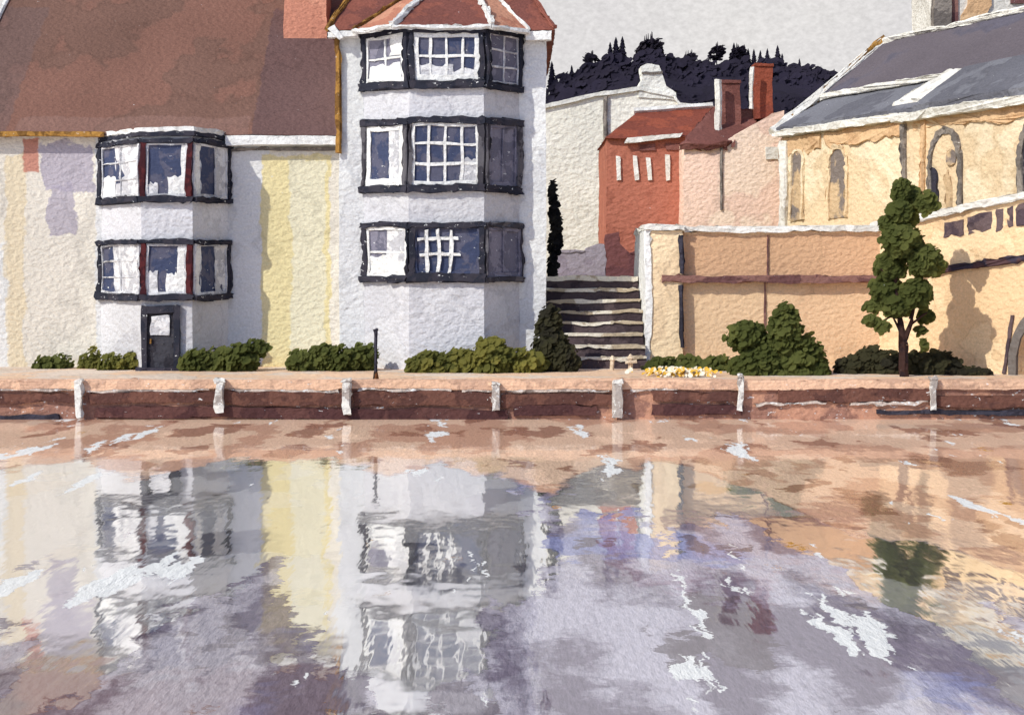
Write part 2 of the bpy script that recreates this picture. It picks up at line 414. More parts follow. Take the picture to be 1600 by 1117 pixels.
def conifer(kind, rnd):
    mb = MB()
    h = 10.0; tiers = 9 if kind != 'round' else 0
    mb.bar((0, 0, -2), (0, 0, h * .97), .28, w2=.04)
    if kind == 'spire':
        for t in range(tiers):
            z = h * (.06 + .86 * t / tiers); r = 1.7 * (1 - t / tiers) ** .8 + .25
            for k in range(9):
                a = 6.283 * k / 9 + rnd.uniform(-.3, .3); rr = r * rnd.uniform(.6, 1.25)
                d = Vector((math.cos(a), math.sin(a), 0)); s = Vector((-d.y, d.x, 0)) * (.55 * r)
                mb.poly([d * .05 + Vector((0, 0, z + 1.6)), d * rr * .7 + s + Vector((0, 0, z)), d * rr + Vector((0, 0, z - .5)), d * rr * .7 - s + Vector((0, 0, z))])
    elif kind == 'broad':
        for k in range(6):
            clump(mb, Vector((rnd.uniform(-1.8, 1.8), rnd.uniform(-1.5, 1.5), rnd.uniform(3, 8.4))), rnd.uniform(1.5, 2.4), rnd, 30)
        for k in range(7):
            x = rnd.uniform(-2, 2); mb.bar((x, 0, 6.5), (x + rnd.uniform(-.3, .3), 0, rnd.uniform(9, 10.3)), .3, w2=.05, sides=4)
    return mb.build('pine_tree' if kind == 'spire' else 'woodland_tree', 'wood' if kind == 'spire' else 'wood_grey', L=0, amp=0, recalc=False)


trees = [(893, 102, 'spire', .5), (862, 96, 'spire', .62), (962, 58, 'spire', .75), (972, 57, 'spire', .72), (953, 66, 'spire', .55), (1012, 54, 'broad', 1.0), (1000, 66, 'spire', .6), (1033, 66, 'spire', .55), (925, 80, 'broad', .62),
         (1075, 80, 'broad', .55), (1119, 68, 'broad', .6), (1146, 67, 'spire', .55), (1152, 70, 'broad', .6), (1162, 70, 'spire', .5), (1168, 76, 'spire', .5), (1177, 77, 'spire', .5), (1187, 79, 'spire', .48), (1198, 76, 'spire', .52), (1214, 71, 'spire', .66), (1221, 84, 'spire', .5), (1248, 92, 'spire', .35), (1302, 108, 'spire', .35)]
proto = {}
for px, py, kind, s in trees:
    if kind not in proto:
        o = proto[kind] = conifer(kind, random.Random(11 if kind == 'spire' else 5))
    else:
        o = proto[kind].copy(); COL.objects.link(o)
    o.location = (X(px, HD), HD - 1, Z(py, HD) - 10 * s * 1.12); o.scale = (s * 1.25, s * 1.25, s * 1.12); o.rotation_euler.z = px * 1.7
    if kind == 'spire': tag(o, 'small dark pointed pine on the skyline of the wooded hill', 'tree', 'pines on the skyline')
    else: tag(o, 'small dark round-headed tree rising from the wood on the hill', 'tree', 'round trees on the skyline')

# ------------------------------------------------------------------ windows


def face_win(root, p0, p1, z0, z1, fw=.16, frame='frame', glass='glass', sash=None, bars=(0, 0), curtains=(), jamb=(1, 1), name='window', top=.16, bot=.2, barw=.055, label=None, out=.0, jm=None, sash_w=.09):
    """a window on the wall face p0->p1 (plan points, left to right as seen from the river), proud of the wall"""
    p0, p1 = Vector((p0[0], p0[1], 0)), Vector((p1[0], p1[1], 0))
    W = (p1 - p0).length; u = (p1 - p0) / W; nrm = Vector((u.y, -u.x, 0))      # outward, towards the river
    H = z1 - z0

    def P(a, h, o): return p0 + u * a + nrm * (o + out) + Vector((0, 0, z0 + h))

    def slab(mb, a0, a1, h0, h1, o0, o1, mi=0):
        mb.prism([P(a0, h0, o1), P(a1, h0, o1), P(a1, h1, o1), P(a0, h1, o1)], -nrm * (o1 - o0), mi)
    mb = MB(); ov = .04
    slab(mb, -ov, W + ov, 0, bot, -.03, .17)                   # sill
    slab(mb, -ov, W + ov, H - top, H, -.03, .15)               # head
    if jamb[0]: slab(mb, 0, fw * jamb[0], bot, H - top, -.03, .13, 1)
    if jamb[1]: slab(mb, W - fw * jamb[1], W, bot, H - top, -.03, .13, 1)
    win = mb.build(name, [frame, jm or frame], root, L=.12, amp=.05, fine=.05)
    if label: win['label'] = label
    a0, a1 = fw * jamb[0], W - fw * jamb[1]; h0, h1 = bot, H - top
    mb = MB(); slab(mb, a0, a1, h0, h1, -.02, .03); mb.build('pane', glass, win, L=.5, amp=.03)
    if sash:
        mb = MB(); sw = sash_w
        slab(mb, a0, a0 + sw, h0, h1, .02, .085); slab(mb, a1 - sw, a1, h0, h1, .02, .085)
        slab(mb, a0 + sw, a1 - sw, h0, h0 + sw * 1.3, .02, .085); slab(mb, a0 + sw, a1 - sw, h1 - sw, h1, .02, .085)
        for i in range(bars[0]):
            c = a0 + (a1 - a0) * (i + 1) / (bars[0] + 1); slab(mb, c - barw / 2, c + barw / 2, h0 + sw, h1 - sw, .02, .075)
        for i in range(bars[1]):
            c = h0 + (h1 - h0) * (i + 1) / (bars[1] + 1); slab(mb, a0 + sw, a1 - sw, c - barw / 2, c + barw / 2, .02, .07)
        mb.build('sash', sash, win, L=.25, amp=.045, fine=.022)
    for (f0, f1, g0, g1, mat) in curtains:
        mb = MB(); A = a1 - a0; B = h1 - h0; ns = 5
        pts = [P(a0 + A * f0, h0 + B * g0, .055), P(a0 + A * f1, h0 + B * g0, .055)] + [P(a0 + A * (f1 + (f0 - f1) * i / ns), h0 + B * (g1 + (.03 if i % 2 else -.02) * (1 if 0 < i < ns else 0)), .055) for i in range(ns + 1)]
        mb.prism(pts, -nrm * .02); mb.build('curtain', mat, win, L=.25, amp=.05, fine=.04)
    return win


# ------------------------------------------------------------------ long house on the left
D1 = 45.0; FY = D1
hx0, hx1 = X(-110, D1), X(531, D1)
ez = Z(212, D1)
house = thing('riverside_house', (X(210, D1), D1, GROUND), 'long cream riverside house with a broad brown tiled roof and two-storey bay', 'house')
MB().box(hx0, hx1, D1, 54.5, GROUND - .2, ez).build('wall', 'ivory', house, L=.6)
# roof
ry, rz = 51.0, 14.0
mb = MB(); ey = D1 - .35
ea, eb = (X(-95, ey), ey, ez - .02), (X(527, ey), ey, Z(214, ey) - .02)
ra, rb = (X(48, ry), ry, rz), (X(600, ry), ry, rz)
ba, bb = (X(-95, ey), 57.0, ez), (X(600, ry), 57.0, ez)
eb2 = (X(527, ey), ey, ez - .02)
mb.poly([ea, eb2, rb, ra]); mb.poly([ba, bb, rb, ra][::-1]); mb.poly([ea, ra, ba]); mb.poly([eb2, bb, rb])
mb.poly([ea, ba, bb, eb2])
roof = mb.build('roof', 'roof_brown', house, L=.6, amp=.03)
# faint raised tile course and hip board
mb = MB()
mb.bar(Vector(ea) + Vector((-.02, -.03, .03)), Vector(ra) + Vector((0, 0, .05)), .07)
mb.build('hip_board', 'lead', roof, L=.4)
mb = MB(); mb.box(X(-110, ey), X(162, ey), ey - .08, ey + .06, ez - .07, ez + .07); mb.build('gutter', 'ochre', house, L=.3, amp=.04, fine=.02)
mb = MB(); mb.box(X(352, ey), X(530, ey), ey - .05, D1 - .02, ez - .30, ez - .04); mb.build('fascia', 'white', house, L=.3)
mb = MB(); mb.box(X(360, D1), X(527, D1), D1 - .09, D1 - .01, ez - .44, ez - .36); mb.build('cornice', 'pencil', house, L=.3, amp=.04, fine=.03)
mb = MB(); mb.box(X(444, 47.9), X(510, 47.9), 47.9, 49.2, 10.3, 16.2)
st = mb.build('chimney', 'chimney', house, L=.4)
MB().box(X(440, 47.8), X(513, 47.8), 47.75, 49.35, 16.2, 16.5).build('chimney_cap', 'lead', st, L=.4)
# bay
BY = D1 - 1.6
bp = [(X(158, D1), D1), (X(221, BY), BY), (X(300, BY), BY), (X(357, D1), D1)]
mb = MB(); mb.prism([(*q, GROUND - .1) for q in bp], (0, 0, Z(213, D1) - GROUND)); bay = mb.build('bay', 'bay_render', house, L=.4)
mb = MB(); zt = Z(213, BY)
tp = [(X(154, D1), D1, zt), (X(218, BY - .12), BY - .12, zt), (X(303, BY - .12), BY - .12, zt), (X(361, D1), D1, zt)]
mb.prism(tp, (0, 0, .12)); mb.build('bay_cornice', 'frame', house, L=.25, amp=.05, fine=.03)
mb = MB()
mb.prism([(q[0], q[1], zt + .121) for q in tp], (0, 0, .12)); mb.build('bay_flashing', 'lead', house, L=.25, amp=.05, fine=.03)
for (ya, yb, rowi) in ((318, 222, 0), (468, 376, 1)):
    za, zb = Z(ya, 44.4), Z(yb, 44.4)
    face_win(house, bp[0], bp[1], za, zb, frame='frame', jm='frame', jamb=(.9, 0), sash='blind', bars=(1, 2), barw=.03, sash_w=.05,
             curtains=[(.34, 1, 0, 1, 'blind'), (.02, .34, 0, .42, 'white')] if rowi == 0 else [(.3, 1, .0, 1, 'blind')], top=.12, bot=.17)
    face_win(house, bp[1], bp[2], za, zb, frame='frame', jm='maroon', jamb=(.85, .85), sash='blind', bars=(0, 0), sash_w=.06,
             curtains=[(.55, .95, 0, .38, 'white'), (.05, .3, .0, .25, 'blind'), (.86, 1, .3, 1, 'white')] if rowi == 0 else [(.78, 1, 0, 1, 'white'), (.5, .8, 0, .42, 'white'), (0, .3, 0, .45, 'blind')], top=.13, bot=.15)
    face_win(house, bp[2], bp[3], za, zb, frame='frame', jamb=(0, .9), glass='glass', sash='blind', bars=(0, 0), sash_w=.06,
             curtains=[(0, .22, 0, 1, 'white'), (.62, 1, 0, 1, 'blind')], top=.12, bot=.15)
# door
dz1 = Z(477, BY)
dx0, dx1 = X(222, BY), X(283, BY)
mb = MB(); mb.box(dx0, dx0 + .16, BY - .14, BY + .02, GROUND, dz1); mb.box(dx1 - .16, dx1, BY - .14, BY + .02, GROUND, dz1); mb.box(dx0 + .16, dx1 - .16, BY - .15, BY + .02, dz1 - .2, dz1)
df = mb.build('door_frame', 'frame', house, L=.25, amp=.04, fine=.02)
mb = MB(); mb.box(dx0 + .15, dx1 - .15, BY - .06, BY + .02, GROUND + .02, dz1 - .19); dr = mb.build('door', 'door', house, L=.25)
mb = MB(); mb.box(dx0 + .27, dx1 - .27, BY - .1, BY - .05, dz1 - .85, dz1 - .27); mb.build('door_glass', 'blind', dr, L=.2, amp=.06, fine=.03)
mb = MB(); mb.bar((dx0 + .27, BY - .1, GROUND + .75), (dx0 + .27, BY - .1, GROUND + .87), .03); mb.build('handle', 'ochre', dr, L=0)
MB().box(dx0 - .12, dx1 + .12, BY - .35, BY - .01, GROUND - .05, GROUND + .07).build('doorstep', 'iron', house, L=.25)

# ------------------------------------------------------------------ tall house with the three-storey bay
D2 = 44.6
tx0, tx1 = X(530, D2), X(853, D2)
tz = Z(48, D2)
tall = thing('tall_house', (X(690, D2), D2, GROUND), 'tall white house with a three-storey canted bay under a red hipped roof', 'house')
MB().box(tx0, tx1, D2, 54, GROUND - .2, tz).build('wall', 'white_render', tall, L=.5)
TB = D2 - 1.1
tp2 = [(X(569, D2), D2), (X(640, TB), TB), (X(756, TB), TB), (X(812, D2), D2)]
mb = MB(); mb.prism([(*q, GROUND - .1) for q in tp2], (0, 0, Z(49, D2) - GROUND)); mb.build('bay', 'bay_render', tall, L=.4)
# main hipped roof
ye = D2 - .35
A, B = Vector((X(509, ye), ye, tz - .05)), Vector((X(868, ye), ye, tz - .05))
A2, B2 = Vector((A.x, 54.4, tz - .05)), Vector((B.x, 54.4, tz - .05))
R1, R2 = Vector((X(612, 49.3), 49.3, Z(-95, 49.3))), Vector((X(765, 49.3), 49.3, Z(-95, 49.3)))
mb = MB(); mb.poly([A, B, R2, R1]); mb.poly([B2, A2, R1, R2]); mb.poly([A, R1, A2]); mb.poly([B, B2, R2]); mb.poly([A, A2, B2, B])
mr = mb.build('roof', 'roof_red', tall, L=.4, amp=.04)
mb = MB(); mb.bar(A + Vector((0, -.02, .05)), R1, .07, sides=5); mb.build('hip_board', 'ochre', mr, L=.25, amp=.05, fine=.04)
mb = MB(); mb.bar(B + Vector((0, -.02, .05)), R2, .06, sides=5); mb.build('hip_board', 'roof_red', mr, L=.25, amp=.05, fine=.04)
mb = MB(); mb.box(X(822, ye), X(862, ye), ye - .03, D2 - .02, tz - .32, tz - .08); mb.build('fascia', 'white', tall, L=.25)
mb = MB(); mb.box(X(512, ye), X(560, ye), ye - .03, D2 - .02, tz - .24, tz - .08); mb.build('fascia', 'white', tall, L=.25)
# bay roof
yb = TB - .22
zb = Z(41, yb)
b0, b1, b2, b3 = Vector((X(553, D2 - .2), D2 - .42, zb)), Vector((X(612, yb), yb, zb)), Vector((X(770, yb), yb, zb)), Vector((X(826, D2 - .2), D2 - .42, zb))
ap = Vector((X(722, 47.6), 47.6, Z(-62, 47.6)))
mb = MB(); mb.poly([b0, b1, ap], 0); mb.poly([b1, b2, ap], 1); mb.poly([b2, b3, ap], 0); mb.poly([b0, b3, b2, b1], 1)
br = mb.build('bay_roof', ['roof_orange', 'roof_red'], tall, L=.35, amp=.03)
for q, w, m in ((b0, .05, 'ochre'), (b1, .1, 'lead'), (b2, .09, 'lead'), (b3, .05, 'lead')):
    mb = MB(); mb.bar(q + Vector((0, -.03, .03)), ap + Vector((0, 0, .03)), w, w2=w * .7, sides=5); mb.build('hip_board', m, br, L=.25, amp=.05, fine=.05)
for a, b in ((b0, b1), (b1, b2), (b2, b3)):
    mb = MB(); mb.bar(a + Vector((0, -.03, -.03)), b + Vector((0, -.03, -.03)), .075, sides=5); mb.build('gutter', 'lead', br, L=.25, amp=.04, fine=.04)
wd = dict(top=.17, bot=.2)
# top storey
za, zb_ = Z(142, 44.1), Z(47, 44.1)
face_win(tall, tp2[0], tp2[1], za, zb_, jamb=(1, .9), sash='white', bars=(1, 1), glass='glass_grey', curtains=[(.1, .9, 0, .36, 'white'), (.62, 1, .55, 1, 'white')], **wd)
face_win(tall, tp2[1], tp2[2], za, zb_, jamb=(.8, .8), sash='white', bars=(3, 1), sash_w=.13, curtains=[(0, 1, 0, .2, 'blind'), (0, .6, .12, .34, 'blind')], barw=.06, **wd)
face_win(tall, tp2[2], tp2[3], za, zb_, jamb=(1.2, .8), glass='glass_grey', sash='blind', bars=(1, 2), sash_w=.04, barw=.05, **wd)
# middle storey
za, zb_ = Z(302, 44.1), Z(187, 44.1)
face_win(tall, tp2[0], tp2[1], za, zb_, frame='frame', jm='frame_grey', jamb=(1, .9), sash='white', bars=(0, 0), sash_w=.15, curtains=[(.6, .9, 0, 1, 'blind')], **wd)
face_win(tall, tp2[1], tp2[2], za, zb_, frame='frame', jm='frame_grey', jamb=(.4, .9), sash='white', bars=(3, 2), sash_w=.08, barw=.07, curtains=[(.72, 1, 0, .4, 'blind')], **wd)
face_win(tall, tp2[2], tp2[3], za, zb_, frame='frame', jm='frame_grey', jamb=(.8, 1.1), glass='glass_grey', sash='glass_grey', bars=(1, 0), **wd)
# lower storey
za, zb_ = Z(441, 44.1), Z(349, 44.1)
face_win(tall, tp2[0], tp2[1], za, zb_, jamb=(1.1, .2), sash='white', bars=(0, 1), glass='glass_grey', curtains=[(.05, .95, 0, .42, 'white'), (.5, 1, .3, 1, 'blind')], top=.12, bot=.17)
face_win(tall, tp2[1], tp2[2], za, zb_, jamb=(1, .8), sash='glass', bars=(0, 0), sash_w=.05, curtains=[], top=.13, bot=.22, name='window')
w = [o for o in bpy.data.objects if o.parent == tall and o.name.startswith('window')][-1]
mb = MB(); wz = za + .22; hh = zb_ - za - .35
fx0, fx1 = X(660, TB), X(712, TB)
for f in (.12, .46, .86): mb.box(fx0 + (fx1 - fx0) * f - .04, fx0 + (fx1 - fx0) * f + .04, TB - .11, TB - .05, wz, wz + hh * .95)
for f in (.42, .76): mb.box(fx0 - .1, fx1 + .1, TB - .10, TB - .045, wz + hh * f - .035, wz + hh * f + .035)
mb.build('glazing_bar', 'white', w, L=.2, amp=.06, fine=.04)
face_win(tall, tp2[2], tp2[3], za, zb_, frame='frame_grey', jamb=(.2, .2), glass='glass_grey', sash='glass_grey', bars=(1, 0), top=.14, bot=.14)
# downpipe with its hopper
mb = MB(); mb.bar((X(528, D2 - .1), D2 - .12, Z(240, D2)), (X(527, D2 - .1), D2 - .12, Z(58, D2)), .075); dp = mb.build('downpipe', 'ochre', tall, L=.25, amp=.05, fine=.05)
mb = MB(); mb.prism([(X(512, 44.2), 44.15, Z(44, 44.2)), (X(530, 44.2), 44.15, Z(62, 44.2)), (X(536, 44.2), 44.15, Z(60, 44.2)), (X(522, 44.2), 44.15, Z(38, 44.2))], (0, .25, 0)); mb.build('hopper', 'white', dp, L=.2)

# ------------------------------------------------------------------ cream house in the second row
D3 = 84.0
cream = thing('cream_house', (X(950, D3), D3, UPPER), 'pale cream house with a stepped chimney, seen beyond the steps below the wooded hill', 'house')
mb = MB(); pts = [(860, 500), (840, 168), (930, 152), (1003, 142), (1045, 146), (1060, 160), (1112, 168), (1112, 500)]
pts = [(820, 460), (820, 176), (862, 166), (930, 150), (1000, 140), (1052, 150), (1060, 166), (1112, 172), (1112, 460)]
mb.prism([(X(a, D3), D3, Z(b, D3)) for a, b in pts][::-1], (0, 9, 0)); mb.build('wall', 'cream', cream, L=.7)
mb = MB(); top = [(820, 172), (862, 162), (930, 146), (1000, 136), (1052, 147), (1062, 162), (1116, 167)]
P3 = [(X(a, D3), D3 - .2, Z(b, D3)) for a, b in top] + [(X(a, D3), D3 - .2, Z(b + 6, D3)) for a, b in top[::-1]]
mb.prism(P3[::-1], (0, 9.4, 0)); mb.build('roof', 'cream_roof', cream, L=.5)
mb = MB(); mb.prism([(X(a, D3 - .1), D3 - .1, Z(b, D3 - .1)) for a, b in [(998, 152), (1000, 130), (1004, 122), (1002, 104), (1012, 99), (1030, 103), (1034, 118), (1040, 134), (1056, 146), (1058, 156)]][::-1], (0, 1.4, 0)); ch = mb.build('chimney', 'cream_roof', cream, L=.3)
mb = MB(); mb.box(X(1003, D3), X(1034, D3), D3 - .2, D3 + 1.4, Z(116, D3), Z(113, D3)); mb.build('chimney_band', 'pencil', ch, L=.3)
mb = MB(); mb.bar((X(945, D3), D3 - .12, UPPER), (X(946, D3), D3 - .12, Z(152, D3)), .12); mb.build('downpipe', 'pencil', cream, L=.3)

# ------------------------------------------------------------------ red brick house and its peach neighbour
D4 = 74.0
brick = thing('brick_house', (X(1008, D4), D4, UPPER), 'red brick house with a rust tiled roof and four narrow white windows', 'house')
MB().box(X(948, D4), X(1070, D4), D4, D4 + 7, UPPER - .3, Z(214, D4)).build('wall', 'brick', brick, L=.6)
mb = MB(); e = D4 - .3; r = D4 + 3.5
q = [(X(945, e), e, Z(217, e)), (X(1072, e), e, Z(214, e)), (X(1112, r), r, Z(169, r)), (X(994, r), r, Z(176, r)), (X(945, e), D4 + 7, Z(217, e)), (X(1072, e), D4 + 7, Z(214, e))]
mb.poly([q[0], q[1], q[2], q[3]]); mb.poly([q[0], q[3], q[4]]); mb.poly([q[1], q[5], q[2]]); mb.poly([q[4], q[3], q[2], q[5]]); mb.poly([q[0], q[4], q[5], q[1]])
rf = mb.build('roof', 'brick_roof', brick, L=.5)
mb = MB(); mb.bar((X(990, r), r, Z(173, r)), (X(1112, r), r, Z(165, r)), .16, sides=5); mb.build('ridge_tile', 'lead', rf, L=.4)
mb = MB(); mb.prism([(X(975, e), e - .06, Z(224, e)), (X(1062, e), e - .06, Z(215, e)), (X(1066, e), e - .06, Z(208, e)), (X(980, e), e - .06, Z(216, e))], (0, .2, 0)); mb.build('fascia', 'white_far', brick, L=.4)
for px in (966, 993, 1013, 1042):
    mb = MB(); h = random.uniform(-3, 3)
    mb.prism([(X(a, D4), D4 - .1, Z(b, D4)) for a, b in [(px - 3 + h * .3, 246 + h), (px + 4 + h * .3, 246 + h), (px + 5, 281), (px - 1, 282)]], (0, .12, 0)); mb.build('window', 'white_far', brick, L=.3)
for (a, b) in ((1000, 1024), (1040, 1062)):
    mb = MB(); mb.box(X(a, D4), X(b, D4), D4 - .08, D4 + .02, Z(236, D4), Z(226, D4)); mb.build('vent', 'brown_roof', brick, L=.3)
mb = MB(); mb.bar((X(1010, D4), D4 - .06, Z(390, D4)), (X(1010, D4), D4 - .06, Z(350, D4)), .05); mb.build('pipe', 'pencil', brick, L=.3)

D5 = 72.0
peach = thing('peach_house', (X(1145, D5), D5, UPPER), 'peach stucco house with a dark brown roof and two tall chimneys', 'house')
mb = MB(); mb.prism([(X(a, D5), D5, Z(b, D5)) for a, b in [(1068, 222), (1132, 220), (1206, 178), (1226, 172), (1226, 470), (1068, 470)]], (0, 7, 0)); mb.build('wall', 'peach', peach, L=.6)
mb = MB(); e = D5 - .3; r = D5 + 3.2
q = [(X(1062, e), e, Z(226, e)), (X(1136, e), e, Z(223, e)), (X(1208, r), r, Z(172, r)), (X(1112, r), r, Z(166, r))]
mb.prism(q, (0, .1, -.25)); mb.build('roof', 'brown_roof', peach, L=.4, fine=.05)
for (a, b, t, bt, mat, lab) in ((1128, 1157, 129, 200, 'brown_roof', 'broad grey-brown chimney'), (1180, 1208, 104, 185, 'brick_roof', 'tall red chimney')):
    mb = MB(); mb.box(X(a, D5 + 1.6), X(b, D5 + 1.6), D5 + 1.6, D5 + 2.5, Z(bt, D5 + 1.6), Z(t, D5 + 1.6)); c = mb.build('chimney', mat, peach, L=.3); c['label'] = lab
    mb = MB(); mb.box(X(a - 1, D5 + 1.6), X(b + 1, D5 + 1.6), D5 + 1.52, D5 + 2.6, Z(t, D5 + 1.6), Z(t - 4, D5 + 1.6)); mb.build('chimney_cap', mat, c, L=.3)
for (px, t, b, w) in ((1121, 124, 214, .17), (1175, 106, 170, .1)):
    mb = MB(); mb.bar((X(px - 1, D5 + 1), D5 + 1, Z(b, D5 + 1)), (X(px + 1, D5 + 1), D5 + 1, Z(t, D5 + 1)), w); mb.build('flue_or_lit_side', 'white_far', peach, L=.3)  # white bar
mb = MB(); mb.bar((X(1127, D5), D5 - .06, Z(330, D5)), (X(1127, D5), D5 - .06, Z(232, D5)), .06); mb.build('pipe', 'pencil', peach, L=.3)
mb = MB(); mb.box(X(1196, D5), X(1216, D5), D5 - .1, D5 + .02, Z(250, D5), Z(232, D5)); mb.build('plaque', 'white_far', peach, L=.3)
mb = MB()
for i in range(9):
    px = 1072 + i * 14; mb = mb.box(X(px, D5), X(px + random.uniform(6, 11), D5), D5 - .12, D5 + .01, Z(232 - i * .6 + random.uniform(0, 8), D5), Z(222 - i * .6, D5)) if i < 6 else mb
mb.build('eaves', 'brown_roof', peach, L=.3, fine=.06)

dg = 71.5  # low slabs added in the colour of the shade at the house feet
sh_slab = thing('shade_slab', (X(905, dg), dg, UPPER), 'low grey-violet slab added as shade at the foot of the cream house', 'wall')
mb = MB(); mb.prism([(X(a, dg), dg, Z(b, dg)) for a, b in [(862, 440), (862, 393), (912, 391), (920, 384), (946, 380), (946, 440)]], (0, .5, 0)); mb.build('face', 'mauve', sh_slab, L=.3, amp=.05, fine=.04)
mb = MB(); mb.box(X(862, dg), X(912, dg), dg - .06, dg + .55, Z(393, dg), Z(390, dg)); mb.build('coping', 'mauve', sh_slab, L=.3, amp=.05, fine=.04)  # top strip of the added shade slab
sh_slab = thing('shade_slab', (X(978, dg), dg, UPPER), 'low purple-brown stepped slab added as shade at the foot of the red brick house', 'wall')
mb = MB(); mb.prism([(X(a, dg), dg, Z(b, dg)) for a, b in [(947, 440), (947, 366), (968, 362), (972, 384), (984, 394), (1012, 396), (1012, 440)]], (0, .5, 0)); mb.build('face', 'plum', sh_slab, L=.3, amp=.05, fine=.04)
mb = MB(); mb.box(X(984, dg), X(1012, dg), dg - .06, dg + .55, Z(397, dg), Z(394, dg)); mb.build('coping', 'plum', sh_slab, L=.3, amp=.05, fine=.04)  # top strip of the added shade slab

# ------------------------------------------------------------------ church
U = Vector((.408, -.913, 0)); W_ = Vector((.913, .408, 0)); C0 = Vector((X(1222, 70), 70, 0))


def CH(u, w, z): return C0 + U * u + W_ * w + Vector((0, 0, z))


church = thing('church', (C0.x, C0.y, UPPER), 'ochre stone church with a grey slate roof and pointed windows, behind the bridge wall', 'church')
cez = 10.04; UL = 19.0
mb = MB(); mb.prism([CH(0, 0, UPPER - 1.5), CH(UL, 0, UPPER - 1.5), CH(UL, 0, cez), CH(0, 0, cez)], W_ * 11.4); mb.build('wall', 'stone', church, L=.6)
mb = MB(); mb.prism([CH(.02, 0, cez), CH(.02, 2.3, 11.6), CH(.02, 5.7, 14.2), CH(.02, 9.1, 11.6), CH(.02, 11.4, cez)], U * .3); mb.build('gable', 'stone', church, L=.6)


def roofpiece(name, mat, u0, u1, w0, z0, w1, z1, th=.22, par=church):
    mb = MB(); mb.prism([CH(u0, w0, z0), CH(u1, w0, z0), CH(u1, w1, z1), CH(u0, w1, z1)], (0, 0, th)); return mb.build(name, mat, par, L=.5, amp=.04)


roofpiece('aisle_roof', 'slate_blue', -.2, UL, -.3, cez - .1, 2.35, 11.4)
nr = roofpiece('roof', 'slate', -.2, UL, 2.2, 11.55, 5.7, 14.2)
roofpiece('roof', 'slate', -.2, UL, 9.4, 11.4, 5.7, 14.2)
mb = MB(); mb.prism([CH(-.2, 2.0, 11.55), CH(UL, 2.0, 11.55), CH(UL, 2.0, 11.78), CH(-.2, 2.0, 11.78)], W_ * .3); mb.build('flashing', 'white_far', church, L=.4, amp=.05, fine=.04)
mb = MB(); mb.prism([CH(-.25, -.35, cez - .28), CH(9.1, -.35, cez - .28), CH(9.1, -.35, cez - .02), CH(-.25, -.35, cez - .02)], W_ * .33); mb.build('eaves_board', 'white_far', church, L=.4, amp=.05, fine=.03)
mb = MB(); mb.bar(CH(-.22, -.4, cez - .1), CH(-.22, 5.7, 14.45), .22, sides=5); mb.build('verge', 'white_far', church, L=.35, amp=.06, fine=.05)
mb = MB(); mb.bar(CH(-.15, .6, cez + .65), CH(-.15, 5.8, 14.62), .12, sides=5); mb.build('verge_tile', 'ochre', church, L=.35, amp=.09, fine=.08)
mb = MB(); mb.bar(CH(-.1, 5.7, 14.5), CH(UL, 5.7, 14.5), .14, sides=5); mb.build('ridge_tile', 'white_far', church, L=.4, amp=.05, fine=.05)
# shallow transept to the right, with its own eaves and small white gable
mb = MB(); mb.prism([CH(9.2, -.6, UPPER - 1.5), CH(UL, -.6, UPPER - 1.5), CH(UL, -.6, cez - .35), CH(9.2, -.6, cez - .35)], W_ * .55); mb.build('transept_wall', 'stone', church, L=.5)
mb = MB(); mb.prism([CH(9.0, -1.0, cez - .45), CH(UL, -1.0, cez - .45), CH(UL, -1.0, cez - .15), CH(9.0, -1.0, cez - .15)], W_ * .45); mb.build('eaves_board', 'white_far', church, L=.35, amp=.06, fine=.04)
roofpiece('transept_roof', 'slate_blue', 10.2, UL, -.85, cez - .18, 1.7, 11.5, th=.3)
mb = MB(); mb.prism([CH(7.7, .15, cez + .32), CH(9.6, .15, cez + .32), CH(11.0, 1.7, 11.5), CH(9.0, 2.0, 11.65)], (0, 0, .22)); mb.build('small_gable', 'white_far', church, L=.35, amp=.06, fine=.05)
# band of deeper stone under the eaves
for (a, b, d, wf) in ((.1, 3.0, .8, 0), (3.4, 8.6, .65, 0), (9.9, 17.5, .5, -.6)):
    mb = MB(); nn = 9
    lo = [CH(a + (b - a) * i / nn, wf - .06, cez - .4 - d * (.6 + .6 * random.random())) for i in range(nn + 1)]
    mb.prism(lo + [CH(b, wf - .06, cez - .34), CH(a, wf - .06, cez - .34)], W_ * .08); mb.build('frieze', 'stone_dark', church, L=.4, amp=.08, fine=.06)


def lancet(u0, u1, z0, z1, wf, mat, frame_mat, frac=1.0):
    c = (u0 + u1) / 2; hw = (u1 - u0) / 2; zs = z1 - hw * 1.5

    def arch(hw, zs, z1, n=6):
        L_ = [(c - hw * math.cos(t * math.pi / 2 / n) ** .8, zs + (z1 - zs) * math.sin(t * math.pi / 2 / n)) for t in range(n + 1)]
        return L_ + [(2 * c - a, b) for a, b in L_[-2::-1]]
    o = arch(hw, zs, z1); i = arch(hw * .76, zs, z1 - hw * .3)
    po = [(u0, z0)] + o + [(u1, z0)]; pi_ = [(c - hw * .76, z0)] + i + [(c + hw * .76, z0)]
    mb = MB()
    for k in range(len(po) - 1):
        mb.prism([CH(po[k][0], wf - .12, po[k][1]), CH(po[k + 1][0], wf - .12, po[k + 1][1]), CH(pi_[k + 1][0], wf - .12, pi_[k + 1][1]), CH(pi_[k][0], wf - .12, pi_[k][1])], W_ * .13)
    fr = mb.build('window', frame_mat, church, L=.4, amp=.06, fine=.05)
    mb = MB(); mb.prism([CH(a, wf - .05, b) for a, b in pi_], W_ * .06); mb.build('pane', mat, fr, L=.3, amp=.05)
    return fr, c, hw


